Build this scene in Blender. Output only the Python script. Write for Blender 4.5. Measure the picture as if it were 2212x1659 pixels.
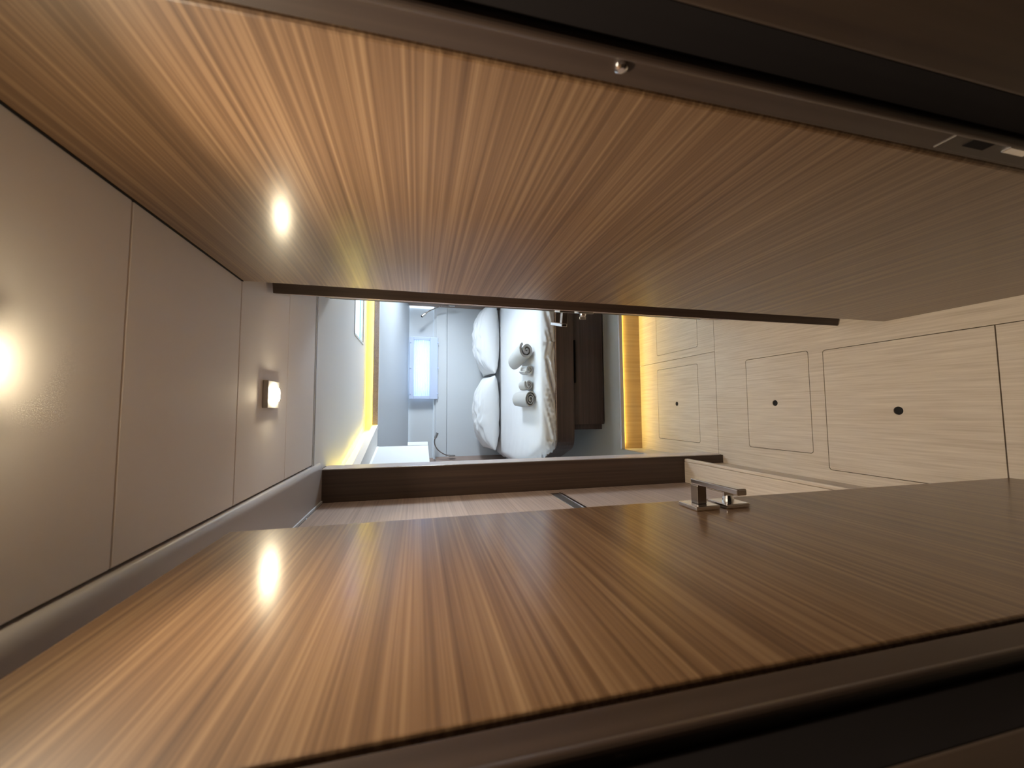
import bpy, bmesh, math, random
from mathutils import Vector, Matrix, noise
from mathutils.geometry import tessellate_polygon
random.seed(7)
S = bpy.context.scene
C = S.collection
for o in list(bpy.data.objects): bpy.data.objects.remove(o)
PI = math.pi

# ---------------------------------------------------------------- camera
cam_d = bpy.data.cameras.new('camera'); cam = bpy.data.objects.new('camera', cam_d); C.objects.link(cam)
F = 840.0
a, b = 772 - 829.5, 903 - 1106.
Yv = Vector((a, b, F)).normalized()
rx = -.010
Dv = Vector((rx, 1, -(rx * a + b) / F)).normalized()
Xv = Dv.cross(Yv) * 1.0
Xv = Vector((Dv.y * Yv.z - Dv.z * Yv.y, Dv.z * Yv.x - Dv.x * Yv.z, Dv.x * Yv.y - Dv.y * Yv.x))
# upright camera axes (u right, v down, w forward) in world coordinates; the phone was held turned a quarter
u_w = Vector((Xv.x, Yv.x, -Dv.x)); v_w = Vector((Xv.y, Yv.y, -Dv.y)); w_w = Vector((Xv.z, Yv.z, -Dv.z))
M = Matrix.Identity(4)
for i in range(3):
    M[i][0] = v_w[i]; M[i][1] = u_w[i]; M[i][2] = -w_w[i]
M.translation = Vector((0, 0, 1.55))
cam.matrix_world = M
cam_d.sensor_fit = 'HORIZONTAL'; cam_d.sensor_width = 36; cam_d.lens = F / 2212 * 36
cam_d.clip_start = .01; cam_d.clip_end = 60
cam_d.dof.use_dof = True; cam_d.dof.focus_distance = 1.9; cam_d.dof.aperture_fstop = 6.0
S.camera = cam

# ---------------------------------------------------------------- world, exposure, daylight
W = bpy.data.worlds.new('world'); S.world = W; W.use_nodes = True
bg = W.node_tree.nodes['Background']; bg.inputs[0].default_value = (.62, .80, 1, 1); bg.inputs[1].default_value = 3.0
S.view_settings.view_transform = 'Standard'; S.view_settings.look = 'None'
S.view_settings.gamma = 1; S.view_settings.exposure = 0.3; S.view_settings.use_curve_mapping = False

def area(name, loc, direction, sx, sy, power, color, shape='RECTANGLE', spread=180):
    d = bpy.data.lights.new(name, 'AREA'); d.shape = shape; d.size = sx; d.size_y = sy
    d.energy = power; d.color = color; d.spread = math.radians(spread)
    o = bpy.data.objects.new(name, d); C.objects.link(o)
    o.location = loc; o.rotation_euler = Vector(direction).to_track_quat('-Z', 'Y').to_euler()
    return o
DAY = (.80, .90, 1.0)
WARM = (1.0, .86, .68)
area('skylight_daylight', (.80, 2.75, 2.12), (0, 0, -1), .6, .4, 74, DAY)
area('porthole_daylight', (.47, 4.62, 1.50), (0, -1, 0), .66, .26, .5, (.55, .72, 1))
area('added_daylight_fill_right', (1.62, 3.38, 1.45), (-1, .1, -.15), .6, .25, 42, DAY)  # added daylight fill through an unseen opening in the right hull
#area('added_daylight_fill_left', (-1.12, 2.6, 1.45), (1, 0, -.15), .5, .25, 20, DAY)

# ---------------------------------------------------------------- materials
def newmat(name):
    m = bpy.data.materials.new(name); m.use_nodes = True
    return m, m.node_tree.nodes, m.node_tree.links, m.node_tree.nodes['Principled BSDF']
def plain(name, col, rough=.5, metal=0, bump=0, bscale=300, spec=.5, sheen=0):
    m, n, l, p = newmat(name)
    p.inputs['Base Color'].default_value = (*col, 1); p.inputs['Roughness'].default_value = rough
    p.inputs['Metallic'].default_value = metal; p.inputs['Specular IOR Level'].default_value = spec
    tc = n.new('ShaderNodeTexCoord'); nt = n.new('ShaderNodeTexNoise'); nt.inputs['Scale'].default_value = bscale
    nt.inputs['Detail'].default_value = 4
    l.new(tc.outputs['Object'], nt.inputs['Vector'])
    mx = n.new('ShaderNodeMixRGB'); mx.blend_type = 'MULTIPLY'; mx.inputs[0].default_value = .12
    mx.inputs[1].default_value = (*col, 1); l.new(nt.outputs['Color'], mx.inputs[2]); 
    rp = n.new('ShaderNodeValToRGB'); rp.color_ramp.elements[0].color = (.7, .7, .7, 1); rp.color_ramp.elements[1].color = (1, 1, 1, 1)
    l.new(nt.outputs['Fac'], rp.inputs[0]); l.new(rp.outputs[0], mx.inputs[2]); l.new(mx.outputs[0], p.inputs['Base Color'])
    if bump:
        bp = n.new('ShaderNodeBump'); bp.inputs['Strength'].default_value = bump; bp.inputs['Distance'].default_value = .001
        l.new(nt.outputs['Fac'], bp.inputs['Height']); l.new(bp.outputs[0], p.inputs['Normal'])
    return m
def wood(name, dark, mid, light, along='y', fine=150, rough=.34, contrast=1.0, bump=.15, spec=.5, stretch=1.1, coat=0):
    """veneer whose streaks run along one object axis"""
    m, n, l, p = newmat(name)
    tc = n.new('ShaderNodeTexCoord')
    def streak(f, s, det, seed):
        mp = n.new('ShaderNodeMapping')
        sc = {'x': (s, f, f), 'y': (f, s, f), 'z': (f, f, s)}[along]
        mp.inputs['Scale'].default_value = sc; mp.inputs['Location'].default_value = (seed, seed * 2, seed * 3)
        l.new(tc.outputs['Object'], mp.inputs['Vector'])
        t = n.new('ShaderNodeTexNoise'); t.inputs['Scale'].default_value = 1; t.inputs['Detail'].default_value = det
        t.inputs['Roughness'].default_value = .6
        l.new(mp.outputs[0], t.inputs['Vector']); return t.outputs['Fac']
    s1 = streak(fine, stretch, 3, 1.3); s2 = streak(fine * .33, stretch * .7, 2, 5.1); s3 = streak(6, .6, 2, 9)
    m1 = n.new('ShaderNodeMath'); m1.operation = 'MULTIPLY_ADD'; l.new(s1, m1.inputs[0]); m1.inputs[1].default_value = .68
    m2 = n.new('ShaderNodeMath'); m2.operation = 'MULTIPLY'; l.new(s2, m2.inputs[0]); m2.inputs[1].default_value = .27
    l.new(m2.outputs[0], m1.inputs[2])
    m3 = n.new('ShaderNodeMath'); m3.operation = 'MULTIPLY_ADD'; l.new(s3, m3.inputs[0]); m3.inputs[1].default_value = .05; l.new(m1.outputs[0], m3.inputs[2])
    r = n.new('ShaderNodeValToRGB'); e = r.color_ramp.elements
    w = .17 / contrast
    e[0].position = .5 - w; e[0].color = (*dark, 1); e[1].position = .5 + w; e[1].color = (*light, 1)
    k = e.new(.5); k.color = (*mid, 1)
    l.new(m3.outputs[0], r.inputs[0]); l.new(r.outputs[0], p.inputs['Base Color'])
    p.inputs['Roughness'].default_value = rough; p.inputs['Specular IOR Level'].default_value = spec
    bp = n.new('ShaderNodeBump'); bp.inputs['Strength'].default_value = bump; bp.inputs['Distance'].default_value = .0006
    l.new(s1, bp.inputs['Height']); l.new(bp.outputs[0], p.inputs['Normal'])
    p.inputs['Coat Weight'].default_value = coat; p.inputs['Coat Roughness'].default_value = .21
    return m
def emit(name, col, strength):
    m, n, l, p = newmat(name)
    p.inputs['Base Color'].default_value = (0, 0, 0, 1)
    p.inputs['Emission Color'].default_value = (*col, 1); p.inputs['Emission Strength'].default_value = strength
    return m

M_WALL = wood('walnut_veneer_wall', (.070, .034, .0145), (.140, .076, .036), (.23, .139, .072), 'y', 210, .5, coat=.7, spec=.3)
M_LEAF = wood('walnut_veneer_door', (.074, .036, .0155), (.150, .081, .038), (.245, .148, .076), 'y', 200, .5, coat=.7, spec=.3)
M_CAB = wood('walnut_veneer_cabinet', (.31, .23, .19), (.43, .33, .275), (.52, .41, .35), 'y', 150, .42)
M_SIDE = wood('walnut_veneer_cabin', (.20, .14, .115), (.27, .195, .16), (.34, .25, .21), 'z', 90, .42)
M_DARK = wood('dark_walnut', (.034, .019, .013), (.049, .028, .019), (.068, .041, .028), 'z', 90, .5, bump=.05)
M_BASE = wood('dark_bed_wood', (.040, .024, .019), (.060, .037, .029), (.085, .053, .042), 'x', 90, .5, bump=.05)
M_JAMB = wood('dark_jamb_board', (.025, .014, .009), (.034, .020, .012), (.045, .027, .017), 'z', 60, .5, bump=.03)
M_FRAME = wood('dark_frame_laminate', (.030, .018, .013), (.041, .026, .019), (.055, .035, .026), 'z', 60, .42, bump=.03)
M_RUBBER = plain('black_rubber', (.008, .006, .006), .8, spec=.15)
M_FLOOR = wood('washed_oak_floor', (.43, .345, .265), (.53, .44, .345), (.62, .53, .425), 'y', 150, .55, contrast=.85, bump=.08, spec=.35, stretch=5)
M_GROOVE = plain('dark_joint', (.02, .011, .005), .8)
M_RISER = wood('golden_riser', (.38, .25, .12), (.46, .31, .16), (.54, .38, .21), 'z', 60, .5)
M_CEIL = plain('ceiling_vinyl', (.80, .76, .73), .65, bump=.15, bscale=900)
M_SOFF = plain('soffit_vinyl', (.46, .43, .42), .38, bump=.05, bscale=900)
M_SEAL = plain('jamb_lining', (.58, .50, .47), .35)
M_CABCEIL = plain('cabin_ceiling_vinyl', (.76, .74, .71), .6, bump=.1, bscale=800)
M_WHITE = plain('white_lining', (.70, .74, .78), .55, bump=.05)
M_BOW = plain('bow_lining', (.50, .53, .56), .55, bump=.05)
M_PAD = plain('pale_headboard_vinyl', (.63, .655, .67), .6, bump=.1)
M_GREYFLOOR = plain('grey_carpet', (.30, .27, .23), .85, bump=.4, bscale=1200)
M_PLATE = plain('bronze_plate', (.10, .085, .075), .45, .8)
M_CHROME = plain('chrome', (.85, .85, .86), .12, 1)
M_STEEL = plain('brushed_steel', (.62, .60, .58), .3, 1)
M_DKMETAL = plain('bronze_nickel', (.30, .26, .24), .25, 1)
M_SHEET = plain('white_cotton', (.84, .83, .82), .85, bump=.2, bscale=1500)
M_PILLOW = plain('pillow_cotton', (.82, .82, .81), .85, bump=.2, bscale=1500)
M_TOWEL = plain('grey_terry', (.50, .48, .45), .95, bump=1.0, bscale=700)
M_TOWEL_SHADE = plain('grey_terry_shaded', (.30, .29, .27), .95, bump=1.0, bscale=700)  # darker copy of the terry for shade at the roll ends, unassigned
M_LENS = emit('lamp_lens', (1, .84, .56), 140)
M_LED = emit('led_strip', (1, .77, .20), 40)
M_LED2 = emit('led_strip_cove', (1, .80, .08), 62)
M_FIX = plain('satin_aluminium', (.40, .375, .35), .4, .4)
M_HOLE = plain('finger_hole', (.008, .006, .005), .9)
mm, nn, ll, pp = newmat('hatch_acrylic')
pp.inputs['Base Color'].default_value = (.75, .9, 1, 1); pp.inputs['Roughness'].default_value = .05
pp.inputs['Transmission Weight'].default_value = .9; M_ACR = mm
mm, nn, ll, pp = newmat('pleated_blind_fabric')
pp.inputs['Base Color'].default_value = (.85, .9, .97, 1); pp.inputs['Roughness'].default_value = .9
tr = nn.new('ShaderNodeBsdfTranslucent'); tr.inputs[0].default_value = (.8, .88, 1, 1)
mix = nn.new('ShaderNodeMixShader'); mix.inputs[0].default_value = .6
ll.new(pp.outputs[0], mix.inputs[1]); ll.new(tr.outputs[0], mix.inputs[2]); ll.new(mix.outputs[0], nn['Material Output'].inputs[0])
M_BLIND = mm
M_BLF = plain('blind_frame_plastic', (.58, .66, .84), .4)

# ---------------------------------------------------------------- helpers
def link(o, parent=None):
    C.objects.link(o)
    if parent: o.parent = parent
    return o
def tag(o, label=None, cat=None, group=None, kind=None):
    if label: o['label'] = label
    if cat: o['category'] = cat
    if group: o['group'] = group
    if kind: o['kind'] = kind
    return o
def empty(name, loc=(0, 0, 0), rotz=0, parent=None):
    o = bpy.data.objects.new(name, None); o.location = loc; o.rotation_euler = (0, 0, rotz); o.empty_display_size = .05
    return link(o, parent)
def obj(name, bm, mat, parent=None, bevel=0, seg=2, smooth=False):
    me = bpy.data.meshes.new(name)
    bmesh.ops.recalc_face_normals(bm, faces=bm.faces)
    bm.to_mesh(me); bm.free()
    me.materials.append(mat)
    o = bpy.data.objects.new(name, me); link(o, parent)
    if smooth:
        for f in me.polygons: f.use_smooth = True
    if bevel:
        md = o.modifiers.new('bevel', 'BEVEL'); md.width = bevel; md.segments = seg; md.limit_method = 'ANGLE'; md.angle_limit = .6
    return o
def bx(bm, x0, x1, y0, y1, z0, z1):
    vs = [bm.verts.new((x, y, z)) for x in (x0, x1) for y in (y0, y1) for z in (z0, z1)]
    for f in ((0, 1, 3, 2), (4, 6, 7, 5), (0, 4, 5, 1), (2, 3, 7, 6), (0, 2, 6, 4), (1, 5, 7, 3)):
        bm.faces.new([vs[i] for i in f])
    return vs
def box(name, mat, x0, x1, y0, y1, z0, z1, parent=None, bevel=.001, seg=2):
    bm = bmesh.new(); bx(bm, x0, x1, y0, y1, z0, z1)
    return obj(name, bm, mat, parent, bevel, seg)
def plate_bm(bm, outer, holes, z0, z1):
    loops = [outer] + holes
    top = {}; bot = {}; n = 0; T = []; B = []
    for lp in loops:
        T.append([bm.verts.new((p[0], p[1], z1)) for p in lp]); B.append([bm.verts.new((p[0], p[1], z0)) for p in lp])
    ft = [v for l in T for v in l]; fb = [v for l in B for v in l]
    tris = tessellate_polygon([[Vector((p[0], p[1], 0)) for p in lp] for lp in loops])
    for t in tris:
        try: bm.faces.new([ft[i] for i in t]); bm.faces.new([fb[i] for i in reversed(t)])
        except ValueError: pass
    for lt, lb in zip(T, B):
        k = len(lt)
        for i in range(k):
            j = (i + 1) % k
            bm.faces.new([lt[i], lt[j], lb[j], lb[i]])
def plate(name, mat, outer, holes, z0, z1, parent=None, bevel=0):
    bm = bmesh.new(); plate_bm(bm, outer, holes, z0, z1)
    return obj(name, bm, mat, parent, bevel)
def rrect(x0, x1, y0, y1, r, n=5):
    pts = []
    for cx, cy, a0 in ((x1 - r, y1 - r, 0), (x0 + r, y1 - r, 90), (x0 + r, y0 + r, 180), (x1 - r, y0 + r, 270)):
        for i in range(n + 1):
            t = math.radians(a0 + 90 * i / n); pts.append((cx + r * math.cos(t), cy + r * math.sin(t)))
    return pts
def circle(cx, cy, r, n=20): return [(cx + r * math.cos(2 * PI * i / n), cy + r * math.sin(2 * PI * i / n)) for i in range(n)]
def tube(bm, pts, rad, seg=12, cap=True):
    pts = [Vector(p) for p in pts]; rings = []
    up = Vector((.3, .2, 1)).normalized()
    for i, p in enumerate(pts):
        d = (pts[min(i + 1, len(pts) - 1)] - pts[max(i - 1, 0)]).normalized()
        if abs(d.dot(up)) > .95: up = Vector((1, .1, .2)).normalized()
        s = d.cross(up).normalized(); t = s.cross(d).normalized()
        r = rad[i] if isinstance(rad, (list, tuple)) else rad
        rings.append([bm.verts.new(p + s * r * math.cos(2 * PI * k / seg) + t * r * math.sin(2 * PI * k / seg)) for k in range(seg)])
    for A, B in zip(rings, rings[1:]):
        for k in range(seg): bm.faces.new([A[k], A[(k + 1) % seg], B[(k + 1) % seg], B[k]])
    if cap: bm.faces.new(rings[0][::-1]); bm.faces.new(rings[-1])
def prism_seg(bm, p, q, off0, off1, z0, z1):
    """vertical board along plan segment p-q, between two offsets to the left of p->q"""
    p = Vector(p); q = Vector(q); d = (q - p).normalized(); nrm = Vector((-d.y, d.x))
    a0 = p + nrm * off0; a1 = p + nrm * off1; b0 = q + nrm * off0; b1 = q + nrm * off1
    vs = [bm.verts.new((v.x, v.y, z)) for z in (z0, z1) for v in (a0, b0, b1, a1)]
    for f in ((0, 1, 2, 3), (7, 6, 5, 4), (0, 4, 5, 1), (1, 5, 6, 2), (2, 6, 7, 3), (3, 7, 4, 0)): bm.faces.new([vs[i] for i in f])
def smooth_curve(P, n=8):
    P = [Vector(p) for p in P]; out = []
    for i in range(len(P) - 1):
        p0 = P[max(i - 1, 0)]; p1 = P[i]; p2 = P[i + 1]; p3 = P[min(i + 2, len(P) - 1)]
        for k in range(n):
            t = k / n
            out.append(.5 * ((2 * p1) + (-p0 + p2) * t + (2 * p0 - 5 * p1 + 4 * p2 - p3) * t * t + (-p0 + 3 * p1 - 3 * p2 + p3) * t ** 3))
    out.append(P[-1]); return out

ZC = 1.94      # ceiling of the corridor
WR = .295      # right wall plane
G = .0024      # half of a floor joint

# ================================================================ FLOOR
fl = tag(empty('floor', (0, 0, 0)), kind='structure')
box('subfloor', M_GROOVE, -1.2, 1.45, -1.3, 2.50, -.06, -.012, fl, 0)
h1 = (-.236, .226, .7215, 1.192); h0 = (-.236, .226, .05, .7185)
h2 = (-.181, .234, 1.254, 1.5635); h3 = (-.190, .257, 1.902, 2.284); h4 = (.356, .80, 1.895, 2.281)
def hole(h, r=.012, g=G): return rrect(h[0] - g, h[1] + g, h[2] - g, h[3] + g, r)
YS = 1.766
hh = (-.236, .226, .05, 1.192)
# near board, with the cut-out that holds both long hatches, and the small hatch
o = plate('floor_board', M_FLOOR, [(-1.2, -1.3), (1.3, -1.3), (1.3, YS - G), (-1.2, YS - G)], [hole(hh), hole(h2)], -.012, 0, fl)
XS = .309
plate('floor_board', M_FLOOR, [(-1.2, YS), (XS - G, YS), (XS - G, 2.49), (-1.2, 2.49)], [hole(h3)], -.012, 0, fl)
plate('floor_board', M_FLOOR, [(XS, YS), (1.42, YS), (1.42, 2.49), (XS, 2.49)], [hole(h4)], -.012, 0, fl)
def hatch(h, hx, hy, r=.0125, mitre=None):
    pts = rrect(h[0], h[1], h[2], h[3], .0105)
    if mitre == 'near': pts = [(h[0], h[2]), (h[1], h[2])] + [p for p in rrect(h[0], h[1], h[2], h[3], .0105) if p[1] > (h[2] + h[3]) / 2]
    if mitre == 'far': pts = [p for p in rrect(h[0], h[1], h[2], h[3], .0105) if p[1] < (h[2] + h[3]) / 2] + [(h[1], h[3]), (h[0], h[3])]
    if mitre == 'near': pts = [(h[0], h[2]), (h[1], h[2])] + [p for p in rrect(h[0], h[1], h[2], h[3], .0105)[:12]]
    if mitre == 'far': pts = [(h[1], h[3]), (h[0], h[3])] + [p for p in rrect(h[0], h[1], h[2], h[3], .0105)[12:]]
    holes = [circle(hx, hy, r)] if hx is not None else []
    o = plate('floor_hatch', M_FLOOR, pts, holes, -.012, 0, fl)
    if hx is not None:
        bm = bmesh.new(); n = 20
        # near-black plug gives the finger hole its shaded depth by colour
        tube(bm, [(hx, hy, -.011), (hx, hy, -.003)], [r * .999, r * .999], 20)
        obj('finger_hole_plug', bm, M_HOLE, o)
    return o
hatch(h1, -.010, .957, .0138, 'near'); hatch(h0, None, None, mitre='far')
hatch(h2, .024, 1.415, .0132); hatch(h3, .032, 2.094, .0130); hatch(h4, .59, 2.09, .0105)

# raised cabin floor and its lit step
box('riser', M_RISER, -.275, 1.42, 2.490, 2.505, 0, .160, fl, 0)
plate('raised_floor', M_GREYFLOOR, [(-1.0, 2.20), (-1.0, 4.35), (1.44, 4.35), (1.44, 2.478), (-.275, 2.478), (-.275, 2.20)], [], .160, .175, fl, .002)
box('step_side', M_SOFF, -.295, -.275, 2.05, 2.49, 0, .160, fl, 0)
plate('step_side_ledge', M_SOFF, [(-1.0, 1.868), (-.275, 1.868), (-.275, 2.198), (-1.0, 2.198)], [], .150, .175, fl, .002)
box('step_side_board', M_SOFF, -.293, -.277, 1.868, 2.05, 0, .150, fl, 0)
box('step_nosing', M_SOFF, -.275, 1.42, 2.462, 2.478, .150, .176, fl, .003)
led = box('led_strip', M_LED, -.25, 1.2, 2.4795, 2.4885, .148, .152, fl, 0)

# ================================================================ CEILING
ce = tag(empty('ceiling', (0, 0, ZC)), kind='structure')
def cbox(name, mat, x0, x1, y0, y1, z0, z1, bevel=.004):
    o = box(name, mat, x0, x1, y0, y1, z0 - ZC, z1 - ZC, ce, bevel, 3); return o
edges = [-.35, .2, .634, .982, 1.317, 1.632]
for y0, y1 in zip(edges, edges[1:]):
    cbox('ceiling_panel', M_CEIL, -.2055, .72, y0 + .0006, y1 - .0006, ZC, ZC + .02, .0025)
cbox('ceiling_backing', M_GROOVE, -.75, 1.4, -1.3, 1.66, ZC + .0215, ZC + .03, 0)
cbox('ceiling_board', M_DARK, -1.2, -.2, -1.3, -.36, ZC, ZC + .02); cbox('ceiling_board', M_DARK, -.2, 1.2, -1.3, -.36, ZC, ZC + .02)
# white aluminium profile across the ceiling at the cabin door
t1 = tag(box('trim_1', M_WHITE, -.21, .9, 1.636, 1.642, ZC - .002, ZC + .01, None, .001), kind='structure')
box('profile_bead', M_FIX, -.21, .9, 1.645, 1.657, ZC - .003, ZC + .01, t1, .0015); 
box('profile_shadow_gap', M_RUBBER, -.21, .9, 1.6575, 1.662, ZC + .001, ZC + .01, t1, 0)
# vinyl soffit strip along the left of the ceiling
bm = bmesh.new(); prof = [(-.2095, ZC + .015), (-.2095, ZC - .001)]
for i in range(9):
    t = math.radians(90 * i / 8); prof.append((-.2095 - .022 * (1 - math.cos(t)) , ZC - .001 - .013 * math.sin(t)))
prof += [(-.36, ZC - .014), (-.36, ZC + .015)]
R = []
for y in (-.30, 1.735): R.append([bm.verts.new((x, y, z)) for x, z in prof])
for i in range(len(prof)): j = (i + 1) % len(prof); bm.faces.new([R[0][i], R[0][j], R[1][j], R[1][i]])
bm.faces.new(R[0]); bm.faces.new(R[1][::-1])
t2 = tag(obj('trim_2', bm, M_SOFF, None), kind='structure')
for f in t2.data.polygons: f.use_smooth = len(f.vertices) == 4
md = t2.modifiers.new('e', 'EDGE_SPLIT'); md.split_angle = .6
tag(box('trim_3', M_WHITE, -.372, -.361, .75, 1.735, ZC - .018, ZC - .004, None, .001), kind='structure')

# ================================================================ WALLS OF THE CORRIDOR
wr = tag(empty('wall_right', (WR, .3, 0)), kind='structure')
def rel(o, p): 
    o.location = -Vector(p.location); return o
bm = bmesh.new(); plate_bm(bm, rrect(WR, WR + .035, .3045, .985, .006, 4), [], 0, ZC)
o = rel(obj('wall_panel', bm, M_WALL, wr), wr)
rel(box('return_panel', M_CAB, WR + .035, .60, .95, .985, 0, ZC, wr), wr)
rel(box('alcove_panel', M_CAB, .60, .63, .95, 1.76, 0, ZC, wr), wr)
rel(box('shadow_line', M_RUBBER, WR - .0012, WR + .01, .30, .98, ZC - .004, ZC + .005, wr, 0), wr)

# bulkhead with the cabin door opening
BY0, BY1 = 1.735, 1.865
wf = tag(empty('wall_front', (-.3, BY0, 0)), kind='structure')
rel(box('bulkhead_post', M_DARK, -.372, -.240, BY0, BY1, 0, ZC + .01, wf, .0015), wf)
rel(box('bulkhead_board', M_DARK, -1.1, -.372, BY0 + .01, BY1, 0, ZC + .01, wf, 0), wf)
rel(box('bulkhead_post', M_DARK, .505, .60, BY0, BY1, 0, ZC + .01, wf, .0015), wf)
rel(box('bulkhead_board', M_DARK, .60, 1.5, BY0 + .01, BY1, 0, ZC + .01, wf, 0), wf)
rel(box('door_seal', M_SEAL, -.2405, -.2370, 1.750, 1.862, .0, ZC - .01, wf, 0), wf)
t4 = tag(box('trim_4', M_STEEL, -.2400, -.2365, 1.7365, 1.741, .02, ZC - .01, None, .0005), kind='structure')

# cabinet wall to the left, behind the open door leaf
wl = empty('wardrobe', (-.37, 1.2, .24))
tag(wl, 'brown wood cabinet with flush doors, between open left door and dark bulkhead', 'cabinet')
rel(box('carcass', M_CAB, -.60, -.390, .26, 1.733, .236, ZC - .012, wl, 0), wl)
d = rel(box('door', M_CAB, -.390, -.370, .30, 1.732, .9865, ZC - .020, wl, .0008), wl)
d = box('door', M_CAB, -.390, -.370, .30, 1.732, .238, .9845, wl, .0008); rel(d, wl)
box('recessed_pull', M_STEEL, -.3705, -.3675, 1.30, 1.655, .930, .978, d, .001)
box('pull_slot', M_RUBBER, -.3685, -.3672, 1.305, 1.65, .926, .934, d, 0)
box('pull_lip', M_CHROME, -.3675, -.3645, 1.302, 1.652, .934, .941, d, .001)

# raised step platform under it
st = empty('step_platform', (-.3, 1.2, 0))
tag(st, 'light oak raised step along left side of corridor floor', 'step')
rel(box('riser', M_FLOOR, -.295, -.280, .26, 1.733, 0, .212, st, 0), st)
rel(box('top_board', M_FLOOR, -.37, -.267, .26, 1.733, .212, .235, st, .001), st)
rel(box('nosing', M_FLOOR, -.2665, -.252, .26, 1.733, .210, .2355, st, .004, 3), st)
rel(box('shadow_gap', M_GROOVE, -.2795, -.2785, .26, 1.733, .204, .211, st, 0), st)

# near door frame posts (where the photographer stands)
def frame_post(n, side, x, y0):
    e = tag(empty('trim_%d' % n, (x, y0, 0)), kind='structure')
    s = side
    def bb(name, m, xa, xb, ya, yb, z0=0, z1=ZC, bev=.002, seg=3):
        xa, xb = sorted((xa * s, xb * s)); return rel(box(name, m, xa, xb, ya, yb, z0, z1, e, bev, seg), e)
    ax = abs(x)
    bb('rebate', M_FRAME, ax + .001, ax + .04, y0 - .025, y0 - .0005, bev=.001)
    bb('rounded_stop', M_FRAME, ax - .004, ax + .03, y0 - .037, y0 - .0255, bev=.006, seg=5)
    bb('rubber_seal', M_RUBBER, ax + .004, ax + .03, y0 - .074, y0 - .0375, bev=.001)
    bb('jamb_board', M_JAMB, ax + .001, ax + .06, y0 - .22, y0 - .0745, bev=.004)
    return e
fr = frame_post(5, 1, WR, .304)
def frel(o): return rel(o, fr)
# strike plate, latch keeper and a screw on the right frame
bm = bmesh.new(); bx(bm, WR - .0012, WR + .002, .272, .294, .835, .985); sp = frel(obj('strike_plate', bm, M_PLATE, fr, .0006))
bm = bmesh.new(); bx(bm, WR - .0045, WR - .001, .270, .279, .868, .905); obj('keeper', bm, M_CHROME, sp, .001)
bm = bmesh.new(); bx(bm, WR - .0018, WR - .0005, .270, .284, .925, .958); obj('latch_opening', bm, M_RUBBER, sp, 0)
bm = bmesh.new(); tube(bm, [(WR + .002, .286, 1.382), (WR - .0015, .286, 1.382), (WR - .003, .286, 1.382)], [.006, .0055, .003], 16); frel(obj('screw', bm, M_CHROME, fr)); sp.location.y += .004
LX = -.190
fr2 = frame_post(6, -1, LX, .244)
# enclosure behind the camera
box_walls = [('wall_back', -.75, .75, -1.33, -1.30), ('wall_back_left', -.78, -.75, -1.3, .10), ('wall_back_right', .75, .78, -1.3, .10)]
for nme, x0, x1, y0, y1 in box_walls: tag(box(nme, M_DARK, x0, x1, y0, y1, 0, ZC + .03, None, 0), kind='structure')
tag(box('wall_left_near', M_DARK, -.78, -.23, .07, .10, 0, ZC + .02, None, 0), kind='structure')
tag(box('wall_right_near', M_DARK, .355, .78, .07, .10, 0, ZC + .02, None, 0), kind='structure')
tag(box('wall_left', M_CAB, -.66, -.63, .10, 1.745, 0, ZC + .02, None, 0), kind='structure')

# ================================================================ DOOR LEAVES
def handle_set(parent, side, flip):
    """square roses, lever and thumb turn; leaf face is local x=0, room side = side*x, hinge towards +y*flip"""
    h = empty('door_handle', (0, 0, 0), 0, parent)
    s = side
    def bb(name, m, xa, xb, ya, yb, z0, z1, bev=.0015):
        xa, xb = sorted((xa * s, xb * s)); ya, yb = sorted((ya * flip, yb * flip))
        return box(name, m, xa, xb, ya, yb, z0, z1, h, bev, 3)
    bb('rose', M_CHROME, .0005, .0085, -.026, .026, -.026, .026)
    bb('lever_neck', M_DKMETAL, .0085, .044, -.010, .010, -.010, .010)
    bb('lever', M_CHROME, .044, .055, -.010, .106, -.0095, .0095, .002)
    bb('rose', M_CHROME, .0005, .0085, -.026, .026, -.093, -.041)
    bm = bmesh.new(); tube(bm, [(.008 * s, 0, -.067), (.014 * s, 0, -.067), (.020 * s, 0, -.067)], [.011, .010, .008], 20)
    obj('thumb_turn', bm, M_CHROME, h, smooth=False)
    bb('turn_grip', M_CHROME, .018, .028, -.003, .003, -.078, -.056)
    return h
d1 = empty('door_1', (LX, .246, 0)); tag(d1, 'open wooden door leaf on the left with horizontal grain and metal lever', None, None, 'structure')
bm = bmesh.new(); plate_bm(bm, rrect(-.035, 0, .002, .474, .003, 3), [], .004, 1.838); obj('leaf', bm, M_LEAF, d1)
h = handle_set(d1, 1, -1); h.location = (0, .414, 1.020)
L2 = math.hypot(.470 - .312, 1.712 - 1.128); ang = math.atan2(.470 - .312, 1.712 - 1.128)
d2 = empty('door_2', (.470, 1.712, 0), -ang); tag(d2, 'open cabin door leaf on the right seen edge-on, with chrome lever', None, None, 'structure')
bm = bmesh.new(); plate_bm(bm, rrect(0, .035, -L2, 0, .003, 3), [], .006, 1.925); obj('leaf', bm, M_CAB, d2)
box('edge_band', M_DARK, -.0004, .0354, -L2 - .0015, -L2 + .004, .006, 1.925, d2, .001)
box('rebate_strip', M_STEEL, -.003, 0.0, -.030, -.002, .02, 1.92, d2, .0008)
h = handle_set(d2, -1, 1); h.location = (0, -L2 + .075, 1.078)

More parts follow.
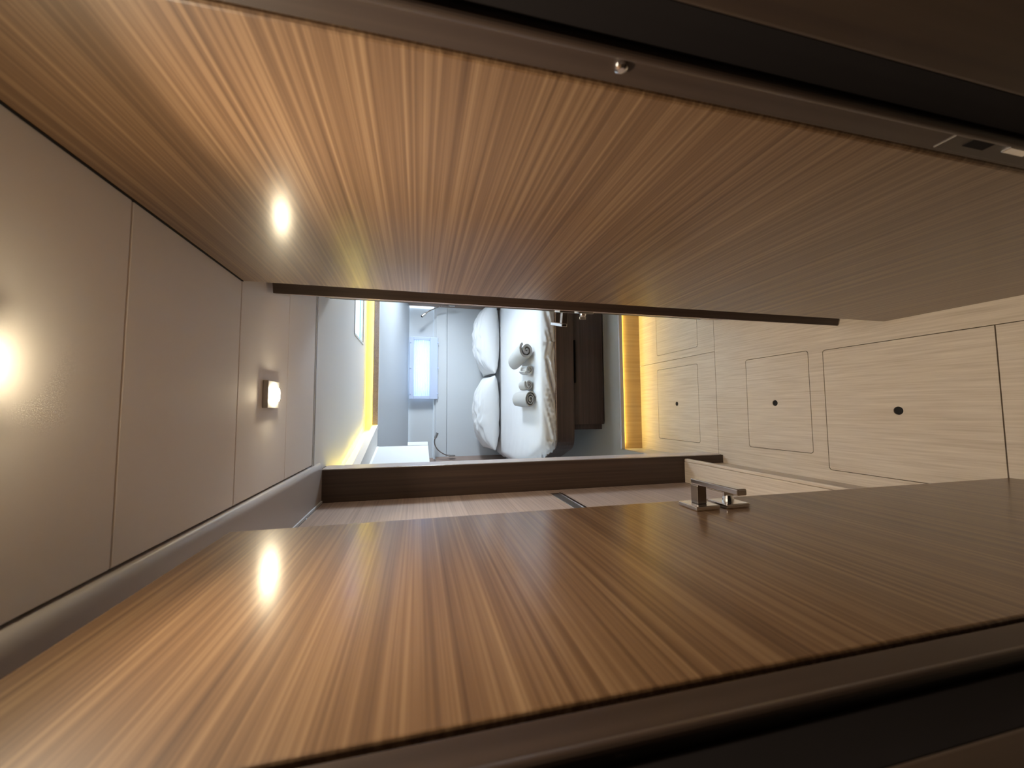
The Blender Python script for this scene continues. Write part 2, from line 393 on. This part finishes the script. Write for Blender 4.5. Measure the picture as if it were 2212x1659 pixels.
# ================================================================ CEILING LIGHTS
def downlight(cx, cy, label, power, ly=.024):
    r = empty('ceiling_downlight', (cx, cy, ZC)); tag(r, label, 'light', None)
    box('housing', M_FIX, -.036, .036, -.042, .040, -.013, -.0002, r, .001)
    bm = bmesh.new(); plate_bm(bm, rrect(-.018, .018, -.024, ly, .013, 6), [], -.0205, -.0132); obj('lens', bm, M_LENS, r)
    l = area('downlight_lamp', (cx, cy, ZC - .022), (0, 0, -1), .03, .045, power, WARM, spread=130); 
    return r
downlight(.045, 1.166, 'small square ceiling downlight with a glowing oblong lens, near the cabin door', 3.3)
downlight(.048, .4165, 'glowing ceiling downlight cut off at the left edge of the photo, above the doorway', 3.1, .036)

# ================================================================ CABIN SHELL
cc = tag(empty('ceiling_cabin', (0, 2.4, ZC)), kind='structure')
plate_o = plate('cabin_ceiling_sheet', M_CABCEIL, [(-1.05, 1.664), (1.5, 1.664), (1.5, 3.16), (-1.05, 3.16)], [[(.49, 2.565), (1.08, 2.565), (1.08, 2.935), (.49, 2.935)]], ZC, ZC + .02, cc); rel(plate_o, cc)
# low ceiling left of the diagonal cove and matching one to the right
A0 = (-.262, 1.868); A1 = (-.285, 2.20); A2 = (-.108, 3.115); B2 = (1.0, 3.115); B1 = (1.17, 2.3)
def low(nme, pts, z0=1.848, z1=ZC - .001): rel(plate(nme, M_CABCEIL, pts, [], z0, z1, cc), cc)
low('low_ceiling', [(-.32, 1.868), (-.315, 2.20), (-.137, 3.145), (-1.0, 3.145), (-1.0, 1.868)])
low('low_ceiling', [(1.03, 3.145), (1.20, 2.3), (1.20, 1.80), (1.45, 1.80), (1.45, 3.145)])
rel(box('cove_back', M_CABCEIL, -.137, 1.03, 3.145, 3.155, 1.848, ZC, cc, 0), cc)
rel(plate('cove_floor', M_CABCEIL, [(-.285, 2.20), (-.315, 2.20), (-.137, 3.145), (1.03, 3.145), (1.0, 3.115), (-.108, 3.115)], [], 1.845, 1.850, cc), cc)
lip = empty('cove_lip', (0, 0, 0), 0, None); tag(lip, 'wooden lip of the glowing ceiling cove above the bed', 'trim')
for nme, p, q, m in (('lip_board', (-.106, 3.113), (1.0, 3.113), M_CAB), ('lip_board', A1, (-.108, 3.113), M_CABCEIL), ('lip_board', A0, A1, M_CABCEIL)):
    bm = bmesh.new(); prism_seg(bm, p, q, 0, .010, 1.846, 1.886); obj(nme, bm, m, lip)
lip['kind'] = 'structure'; lip.name = 'trim_7'; del lip['category']
bm = bmesh.new()
for p, q in (((-.10, 3.118), (.99, 3.118)), ((-.288, 2.22), (-.116, 3.105)), ((-.27, 1.88), (-.286, 2.18))): prism_seg(bm, p, q, .009, .016, 1.8515, 1.860)
obj('led_strip', bm, M_LED2, lip)

# hatch in the cabin roof
hw = tag(empty('window_1', (.785, 2.75, ZC)), kind='structure')
for nme, x0, x1, y0, y1 in (('hatch_side', .475, .489, 2.55, 2.95), ('hatch_side', 1.081, 1.095, 2.55, 2.95), ('hatch_side', .489, 1.081, 2.55, 2.564), ('hatch_side', .489, 1.081, 2.936, 2.95)):
    rel(box(nme, M_WHITE, x0, x1, y0, y1, ZC - .004, ZC + .13, hw, .001), hw)
rel(box('hatch_frame', M_DKMETAL, .49, 1.08, 2.915, 2.935, ZC - .002, ZC + .012, hw, .001), hw)
rel(box('hatch_frame', plain('blue_anodised', (.08, .16, .45), .3), .49, 1.08, 2.932, 2.9355, ZC + .014, ZC + .024, hw, 0), hw)
rel(box('hatch_pane', M_ACR, .47, 1.10, 2.54, 2.96, ZC + .13, ZC + .138, hw, 0), hw)

# sloping bow ceiling, head wall, recess and side walls
YH = 4.36
cs = tag(empty('ceiling_bow', (0, 3.16, 1.84)), kind='structure')
bm = bmesh.new()
v = [bm.verts.new(p) for p in ((-.95, 3.157, 1.846), (1.45, 3.157, 1.846), (1.45, 4.40, 1.652), (-.95, 4.40, 1.652), (-.95, 3.157, 1.876), (1.45, 3.157, 1.876), (1.45, 4.40, 1.682), (-.95, 4.40, 1.682))]
for f in ((0, 1, 2, 3), (7, 6, 5, 4), (0, 4, 5, 1), (1, 5, 6, 2), (2, 6, 7, 3), (3, 7, 4, 0)): bm.faces.new([v[i] for i in f])
rel(obj('bow_ceiling_panel', bm, M_BOW, cs), cs)
wh = tag(empty('wall_head', (.33, YH, .6)), kind='structure')
rel(box('headboard_panel', M_PAD, -.9, 1.4, YH, YH + .10, .55, 1.240, wh, .004), wh)
rel(box('headboard_panel', M_PAD, -.9, 1.4, YH, YH + .10, 1.2425, 1.362, wh, .004), wh)
rel(plate('recess_panel', M_PAD, [(-.9, YH + .02), (1.4, YH + .02), (1.4, YH + .05), (-.9, YH + .05)], [], 1.3625, 1.385, wh), wh)
for x0, x1 in ((-.9, .17), (.77, 1.4)): rel(box('recess_panel', M_PAD, x0, x1, YH + .06, YH + .10, 1.385, 1.70, wh, 0), wh)
rel(box('recess_panel', M_PAD, .17, .77, YH + .06, YH + .10, 1.60, 1.70, wh, 0), wh)
rel(box('recess_panel', M_PAD, .17, .77, YH + .06, YH + .10, 1.385, 1.42, wh, 0), wh)
def sidewall(nme, pts, segs, m=M_SIDE):
    e = tag(empty(nme, (pts[0][0], pts[0][1], .5)), kind='structure')
    for (p, q), (z0, z1), mat in segs:
        bm = bmesh.new(); prism_seg(bm, p, q, 0, .02, z0, z1); rel(obj('lining_panel', bm, mat, e), e)
# left side (board thickness to the left of travel away from the camera)
sidewall('wall_cabin_left', [(-.9, 1.8)], [(((-.95, 1.80), (-.95, 2.35)), (.0, 1.95), M_WHITE), (((-.95, 2.35), (-.95, 2.85)), (.0, 1.33), M_WHITE), (((-.95, 2.35), (-.95, 2.85)), (1.57, 1.95), M_WHITE), (((-.95, 2.85), (-.90, 3.3)), (.0, 1.95), M_WHITE),
    (((-.80, 3.35), (-.505, YH)), (.1, 1.36), M_SIDE), (((-.84, 3.35), (-.52, YH + .06)), (1.36, 1.75), M_SIDE), (((-.95, 3.3), (-.80, 3.35)), (.1, 1.8), M_WHITE)])
sidewall('wall_cabin_right', [(1.4, 1.8)], [(((1.42, 2.75), (1.42, 1.80)), (.0, 1.95), M_WHITE), (((1.42, 3.65), (1.42, 2.75)), (.0, 1.32), M_WHITE), (((1.42, 3.65), (1.42, 2.75)), (1.58, 1.95), M_WHITE),
    (((1.155, YH), (1.40, 3.65)), (.1, 1.8), M_SIDE)])

# porthole with a pleated blind in the head wall
w2 = tag(empty('window_2', (.465, YH - .02, 1.345)), kind='structure')
fx0, fx1, fz0, fz1 = .125, .806, 1.342, 1.646
for nme, x0, x1, z0, z1 in (('blind_stack', fx0, fx1, fz0, fz0 + .085), ('blind_rail', fx0, fx1, fz1 - .045, fz1), ('blind_side', fx0, fx0 + .035, fz0 + .0855, fz1 - .0455), ('blind_side', fx1 - .035, fx1, fz0 + .0855, fz1 - .0455)):
    rel(box(nme, M_BLF, x0, x1, YH - .028, YH - .004, z0, z1, w2, .004, 3), w2)
bm = bmesh.new(); n = 9; za, zb = fz0 + .085, fz1 - .045
prev = None
for i in range(n * 2 + 1):
    z = za + (zb - za) * i / (2 * n); y = YH - .016 + (.009 if i % 2 else -.007)
    cur = [bm.verts.new((fx0 + .035, y, z)), bm.verts.new((fx1 - .035, y, z))]
    if prev: bm.faces.new([prev[0], prev[1], cur[1], cur[0]])
    prev = cur
o = rel(obj('pleated_blind', bm, M_BLIND, w2), w2)
for x in (fx0 + .06, .465, fx1 - .06):
    for z in (fz0 - .007, fz1 - .020):
        rel(box('blind_clip', M_BLF, x - .008, x + .008, YH - .036, YH - .0285, z, z + .016, w2, .002), w2)

# left overhead locker
lk = empty('overhead_locker', (-.4, 2.9, 1.46)); tag(lk, 'white overhead locker high on the left side of the cabin', 'locker')
pl = [(-.268, 3.10), (-.345, 2.58), (-.70, 2.62), (-.70, 3.10)]
bm = bmesh.new(); plate_bm(bm, pl, [], 1.472, 1.8475); rel(obj('body', bm, M_PAD, lk, .002), lk)
bm = bmesh.new(); prism_seg(bm, (-.349, 2.585), (-.272, 3.095), -.006, -.001, 1.832, 1.8475); rel(obj('lit_chamfer_strip', bm, M_SHEET, lk), lk)  # strip along the top chamfer, paler white for the light catching it
bm = bmesh.new(); prism_seg(bm, (-.268, 3.102), (-.244, 3.13), -.003, .003, 1.474, 1.625); rel(obj('end_panel', bm, M_PAD, lk, .001), lk)

# ================================================================ BED
bed = empty('bed', (.33, 3.4, .175)); tag(bed, 'built-in double bed with dark wooden base and overhanging platform', 'bed')
def bed_outline(off=0, n=10):
    core = [(-.262, 2.65), (.922, 2.65), (1.045, 2.98), (1.12, 3.4), (1.125, 4.34), (-.475, 4.34), (-.46, 3.4), (-.385, 2.98)]
    cx, cy = .33, 3.5
    pts = []
    R = [.07, .07, .12, .12, .02, .02, .12, .12]
    k = len(core)
    for i, p in enumerate(core):
        p = Vector(p); a_ = (Vector(core[i - 1]) - p).normalized(); b_ = (Vector(core[(i + 1) % k]) - p).normalized()
        r = R[i]
        for j in range(n + 1):
            t = j / n
            q0 = p + a_ * r; q1 = p + b_ * r
            pts.append((1 - t) ** 2 * q0 + 2 * t * (1 - t) * p + t * t * q1)
    # resample evenly
    out = []; tot = 0; ln = []
    for i in range(len(pts)):
        d_ = (pts[(i + 1) % len(pts)] - pts[i]).length; ln.append(d_); tot += d_
    N = 860; step = tot / N; i = 0; acc = 0
    for s in range(N):
        t = s * step
        while acc + ln[i] < t: acc += ln[i]; i += 1
        out.append(pts[i].lerp(pts[(i + 1) % len(pts)], (t - acc) / max(ln[i], 1e-9)))
    if off:
        o2 = []
        for i in range(N):
            d_ = (out[(i + 1) % N] - out[i - 1]).normalized(); o2.append(out[i] + Vector((d_.y, -d_.x)) * off)
        out = o2
    return out
ol = bed_outline(0.0)
plate_pts = [(p.x, p.y) for p in bed_outline(.004)[::4]]
rel(plate('platform', M_BASE, plate_pts, [], .448, .580, bed, .003), bed)
bm = bmesh.new(); e = bed_outline(.0065)[::4]; e2 = bed_outline(-.02)[::4]
plate_bm(bm, [(p.x, p.y) for p in e], [], .5805, .588); rel(obj('edge_trim', bm, M_CAB, bed), bed)
rel(box('plinth', M_BASE, -.150, 1.10, 2.755, 4.30, .176, .4475, bed, .002), bed)
dr = rel(box('drawer_front', M_CAB if False else M_BASE, -.110, .80, 2.700, 2.754, .186, .428, bed, .002), bed)
box('recessed_pull', M_RUBBER, .20, .52, 2.6985, 2.7005, .408, .4225, dr, 0)
box('pull_edge', M_FRAME, .20, .52, 2.6975, 2.6985, .402, .4075, dr, 0)

# mattress under a creased sheet
ZT = .696
def sheet_mesh():
    bm = bmesh.new(); N = len(ol); rows = []
    prof = [(.002, .5895), (.004, .596), (.007, .603), (.009, .611), (.010, .620), (.010, .629), (.010, .638), (.009, .647), (.007, .656), (.003, .665), (-.002, .673), (-.009, .681), (-.017, .687), (-.028, .691), (-.045, .6945)]
    nrm = []
    for i in range(N):
        d_ = (ol[(i + 2) % N] - ol[i - 2]).normalized(); nrm.append(Vector((d_.y, -d_.x)))
    cx, cy = .33, 3.5
    for ri, (off, z) in enumerate(prof):
        row = []
        for i, p in enumerate(ol):
            s = i / N * 6.0; tt = ri / (len(prof) - 1)
            w = noise.noise(Vector((s * 3.2 + z * 5.0, z * 9, 1.7)))
            k_ = 1 if noise.noise(Vector((s * 1.1, 0, 2.2))) > 0 else -1
            rid = 1 - abs(noise.noise(Vector((s * 7.5 + (z - .6) * 34 * k_, z * 7 - s * 1.2, 4.2)))) * 2.6
            rid = rid + .5 * (1 - abs(noise.noise(Vector((s * 17 + (z - .6) * 60 * k_, z * 9, 9.2)))) * 2.6)
            amp = math.sin(PI * min(1, tt * 1.2 + .10)) * .030
            d_ = amp * (rid - .35) + .004 * w * (1 - tt)
            zz = z + (.010 * noise.noise(Vector((s * 2.3, 0, 8.8))) * (1 - tt) if ri > 0 else .006 * max(0, noise.noise(Vector((s * 2.6, 3, 8.8)))))
            q = p + nrm[i] * (off + d_)
            row.append(bm.verts.new((q.x, q.y, zz)))
        rows.append(row)
    K = 26
    for k in range(1, K + 1):
        f = 1 - k / K; row = []
        for i, p in enumerate(ol):
            q0 = p + nrm[i] * -.045; q = Vector((cx, cy)).lerp(q0, f if k < K else .0005)
            edge = max(0, 1 - k / 4)
            h = .004 * noise.noise(Vector((q.x * 3, q.y * 5, .3))) + .0022 * (1 - abs(noise.noise(Vector((q.x * 6, q.y * 10, 2.3)))) * 2) + .006 * edge * noise.noise(Vector((q.x * 12, q.y * 12, 7)))
            h += .0035 * math.exp(-((q.y - 4.10) / .010) ** 2)
            row.append(bm.verts.new((q.x, q.y, ZT + h)))
        rows.append(row)
    for A_, B_ in zip(rows, rows[1:]):
        for i in range(N): j = (i + 1) % N; bm.faces.new([A_[i], A_[j], B_[j], B_[i]])
    bm.faces.new(rows[-1]); bm.faces.new(rows[0][::-1])
    return bm
ma = obj('mattress', sheet_mesh(), M_SHEET, None, smooth=True); tag(ma, 'thick mattress under a creased white sheet on the dark bed base', 'mattress')

# pillows
def pillow_bm(hx, hy, up, dn, seed):
    bm = bmesh.new(); n = 44; grids = []
    for sgn in (1, -1):
        g = []
        for i in range(n + 1):
            row = []
            for j in range(n + 1):
                u = -1 + 2 * i / n; v = -1 + 2 * j / n
                ex = 1 - .10 * (1 - abs(u)) * 0 ; 
                x = hx * u * (1 - .02 * (1 - v * v)); y = hy * v * (1 - .10 * (1 - u * u))
                t = max(0, (1 - abs(u) ** 2.4)) ** (.72 if sgn > 0 else .42) * max(0, (1 - abs(v) ** 2.5)) ** .55
                wr_ = 1 - abs(noise.noise(Vector((u * 2.2 + seed, v * 5, seed * 3)))) * 2
                wr2 = noise.noise(Vector((u * 6 + v * 4, v * 7 + seed, 2)))
                hgt = (up if sgn > 0 else dn) * t
                z = sgn * hgt + (.030 * wr_ + .014 * wr2) * t * (1 if sgn > 0 else .3)
                y += .010 * wr_ * t
                z = max(z, -.088)
                row.append(bm.verts.new((x, y, z)))
            g.append(row)
        grids.append(g)
        for i in range(n):
            for j in range(n): bm.faces.new([g[i][j], g[i + 1][j], g[i + 1][j + 1], g[i][j + 1]])
    bmesh.ops.remove_doubles(bm, verts=bm.verts, dist=.0006)
    return bm
def pillow(x, label, seed, hx, tilt, rz=0, y=4.145, z=.815):
    o = obj('pillow', pillow_bm(hx, .185, .145, .105, seed), M_PILLOW, None, smooth=True)
    o.rotation_euler = (tilt, 0, rz)
    Rm = o.rotation_euler.to_matrix(); lo = min((Rm @ v.co).z for v in o.data.vertices)
    o.location = (x, y, ZT + .008 - lo)
    tag(o, label, 'pillow', 'pillows along the head of the bed'); return o
pillow(.765, 'white plump pillow behind the larger folded-end towel roll, at right of the bed head', 1.2, .388, .18, .015)
pillow(-.025, 'white creased pillow behind the tight spiral towel roll, at left of the bed head', 5.7, .39, .20, -.015)

# rolled towels
def towel_bm(r, length, turns, thick, sq, seed, open_core=.0):
    """spiral cross-section in x-z, rolled about the y axis"""
    bm = bmesh.new(); n = int(turns * 30); secs = []
    pitch = (r * .98) / turns
    K = 9
    for k in range(K + 1):
        y = length * k / K; ring = []
        bul = .94 + .06 * math.sin(PI * k / K)
        for i in range(n + 1):
            t = i / n; a_ = t * turns * 2 * PI + seed
            rr = (r * (1 - t) + .004) * bul
            if i == 0: rr *= 1.0
            wob = 1 + .05 * noise.noise(Vector((math.cos(a_) * 2, math.sin(a_) * 2 + seed, y * 6 + t * 3)))
            end_off = .006 * math.sin(t * 9 + seed) * (1 if k in (0, K) else 0)
            ro, ri = rr * wob, max(rr * wob - thick * pitch, .0008)
            ring.append(((ro * math.cos(a_), y + end_off, sq * ro * math.sin(a_)), (ri * math.cos(a_), y + end_off, sq * ri * math.sin(a_))))
        secs.append([(bm.verts.new(p), bm.verts.new(q)) for p, q in ring])
    for A_, B_ in zip(secs, secs[1:]):
        for i in range(n):
            bm.faces.new([A_[i][0], A_[i + 1][0], B_[i + 1][0], B_[i][0]])
            bm.faces.new([A_[i][1], B_[i][1], B_[i + 1][1], A_[i + 1][1]])
        for i in (0, n): bm.faces.new([A_[i][0], B_[i][0], B_[i][1], A_[i][1]])
    for s_ in (secs[0], secs[-1]):
        for i in range(n): bm.faces.new([s_[i][0], s_[i][1], s_[i + 1][1], s_[i + 1][0]])
    return bm
def towel(x, y, rz, r, length, turns, thick, sq, seed, label, cat_group):
    o = obj('rolled_towel', towel_bm(r, length, turns, thick, sq, seed), M_TOWEL, None, smooth=True)
    o.modifiers.new('e', 'EDGE_SPLIT').split_angle = .9
    o.location = (x, y, ZT + r * sq * .97 + .004); o.rotation_euler = (0, 0, rz)
    tag(o, label, 'towel', cat_group); return o
GT = 'rolled grey towels on the bed'
towel(.078, 2.765, -.02, .066, .41, 3.4, .50, .66, -1.2, 'large grey rolled towel with a tight spiral end, left of the row on the bed', GT)
towel(.452, 2.80, .13, .074, .38, 2.3, .62, .80, .6, 'largest grey rolled towel with a soft open end, right of the row on the bed', GT)
towel(.193, 2.83, .0, .042, .17, 2.6, .75, .85, .9, 'small grey rolled towel beside the tight spiral towel roll', GT)
towel(.305, 2.82, -.10, .041, .18, 2.2, .80, .85, 2.0, 'small loosely rolled grey towel beside the largest towel roll', GT)

# reading lamps
def reading_lamp(base, path, head, label):
    r = empty('reading_lamp', base); tag(r, label, 'lamp')
    b0 = Vector(base)
    def rl(o): o.location = -b0; return o
    bm = bmesh.new(); bx(bm, base[0] - .008, base[0] + .008, base[1] - .02, base[1] + .02, base[2] - .035, base[2] + .035); rl(obj('wall_plate', bm, M_STEEL, r, .003))
    pts = smooth_curve(path); bm = bmesh.new(); tube(bm, pts, .0058, 10); rl(obj('gooseneck', bm, M_DKMETAL, r, smooth=True))
    p = Vector(path[-1]); q = Vector(head); d_ = (q - p)
    bm = bmesh.new(); tube(bm, [p, p + d_ * .12, p + d_ * .2, q], [.007, .012, .015, .015], 18); hd = rl(obj('lamp_head', bm, M_STEEL, r))
    bm = bmesh.new(); tube(bm, [q, q + d_ * .06], [.0125, .0125], 18); obj('lens_ring', bm, M_RUBBER, hd)
reading_lamp((-.487, 4.28, 1.19), [(-.482, 4.28, 1.21), (-.478, 4.27, 1.25), (-.445, 4.26, 1.31), (-.40, 4.26, 1.355), (-.345, 4.25, 1.376), (-.30, 4.25, 1.372)], (-.243, 4.25, 1.348), 'chrome gooseneck reading lamp by the left pillow, bent in a hook')
reading_lamp((1.150, 4.25, 1.20), [(1.145, 4.25, 1.22), (1.14, 4.24, 1.28), (1.125, 4.24, 1.34), (1.09, 4.23, 1.41), (1.06, 4.22, 1.46), (1.045, 4.22, 1.475)], (1.005, 4.21, 1.52), 'chrome gooseneck reading lamp by the right pillow, leaning upward')
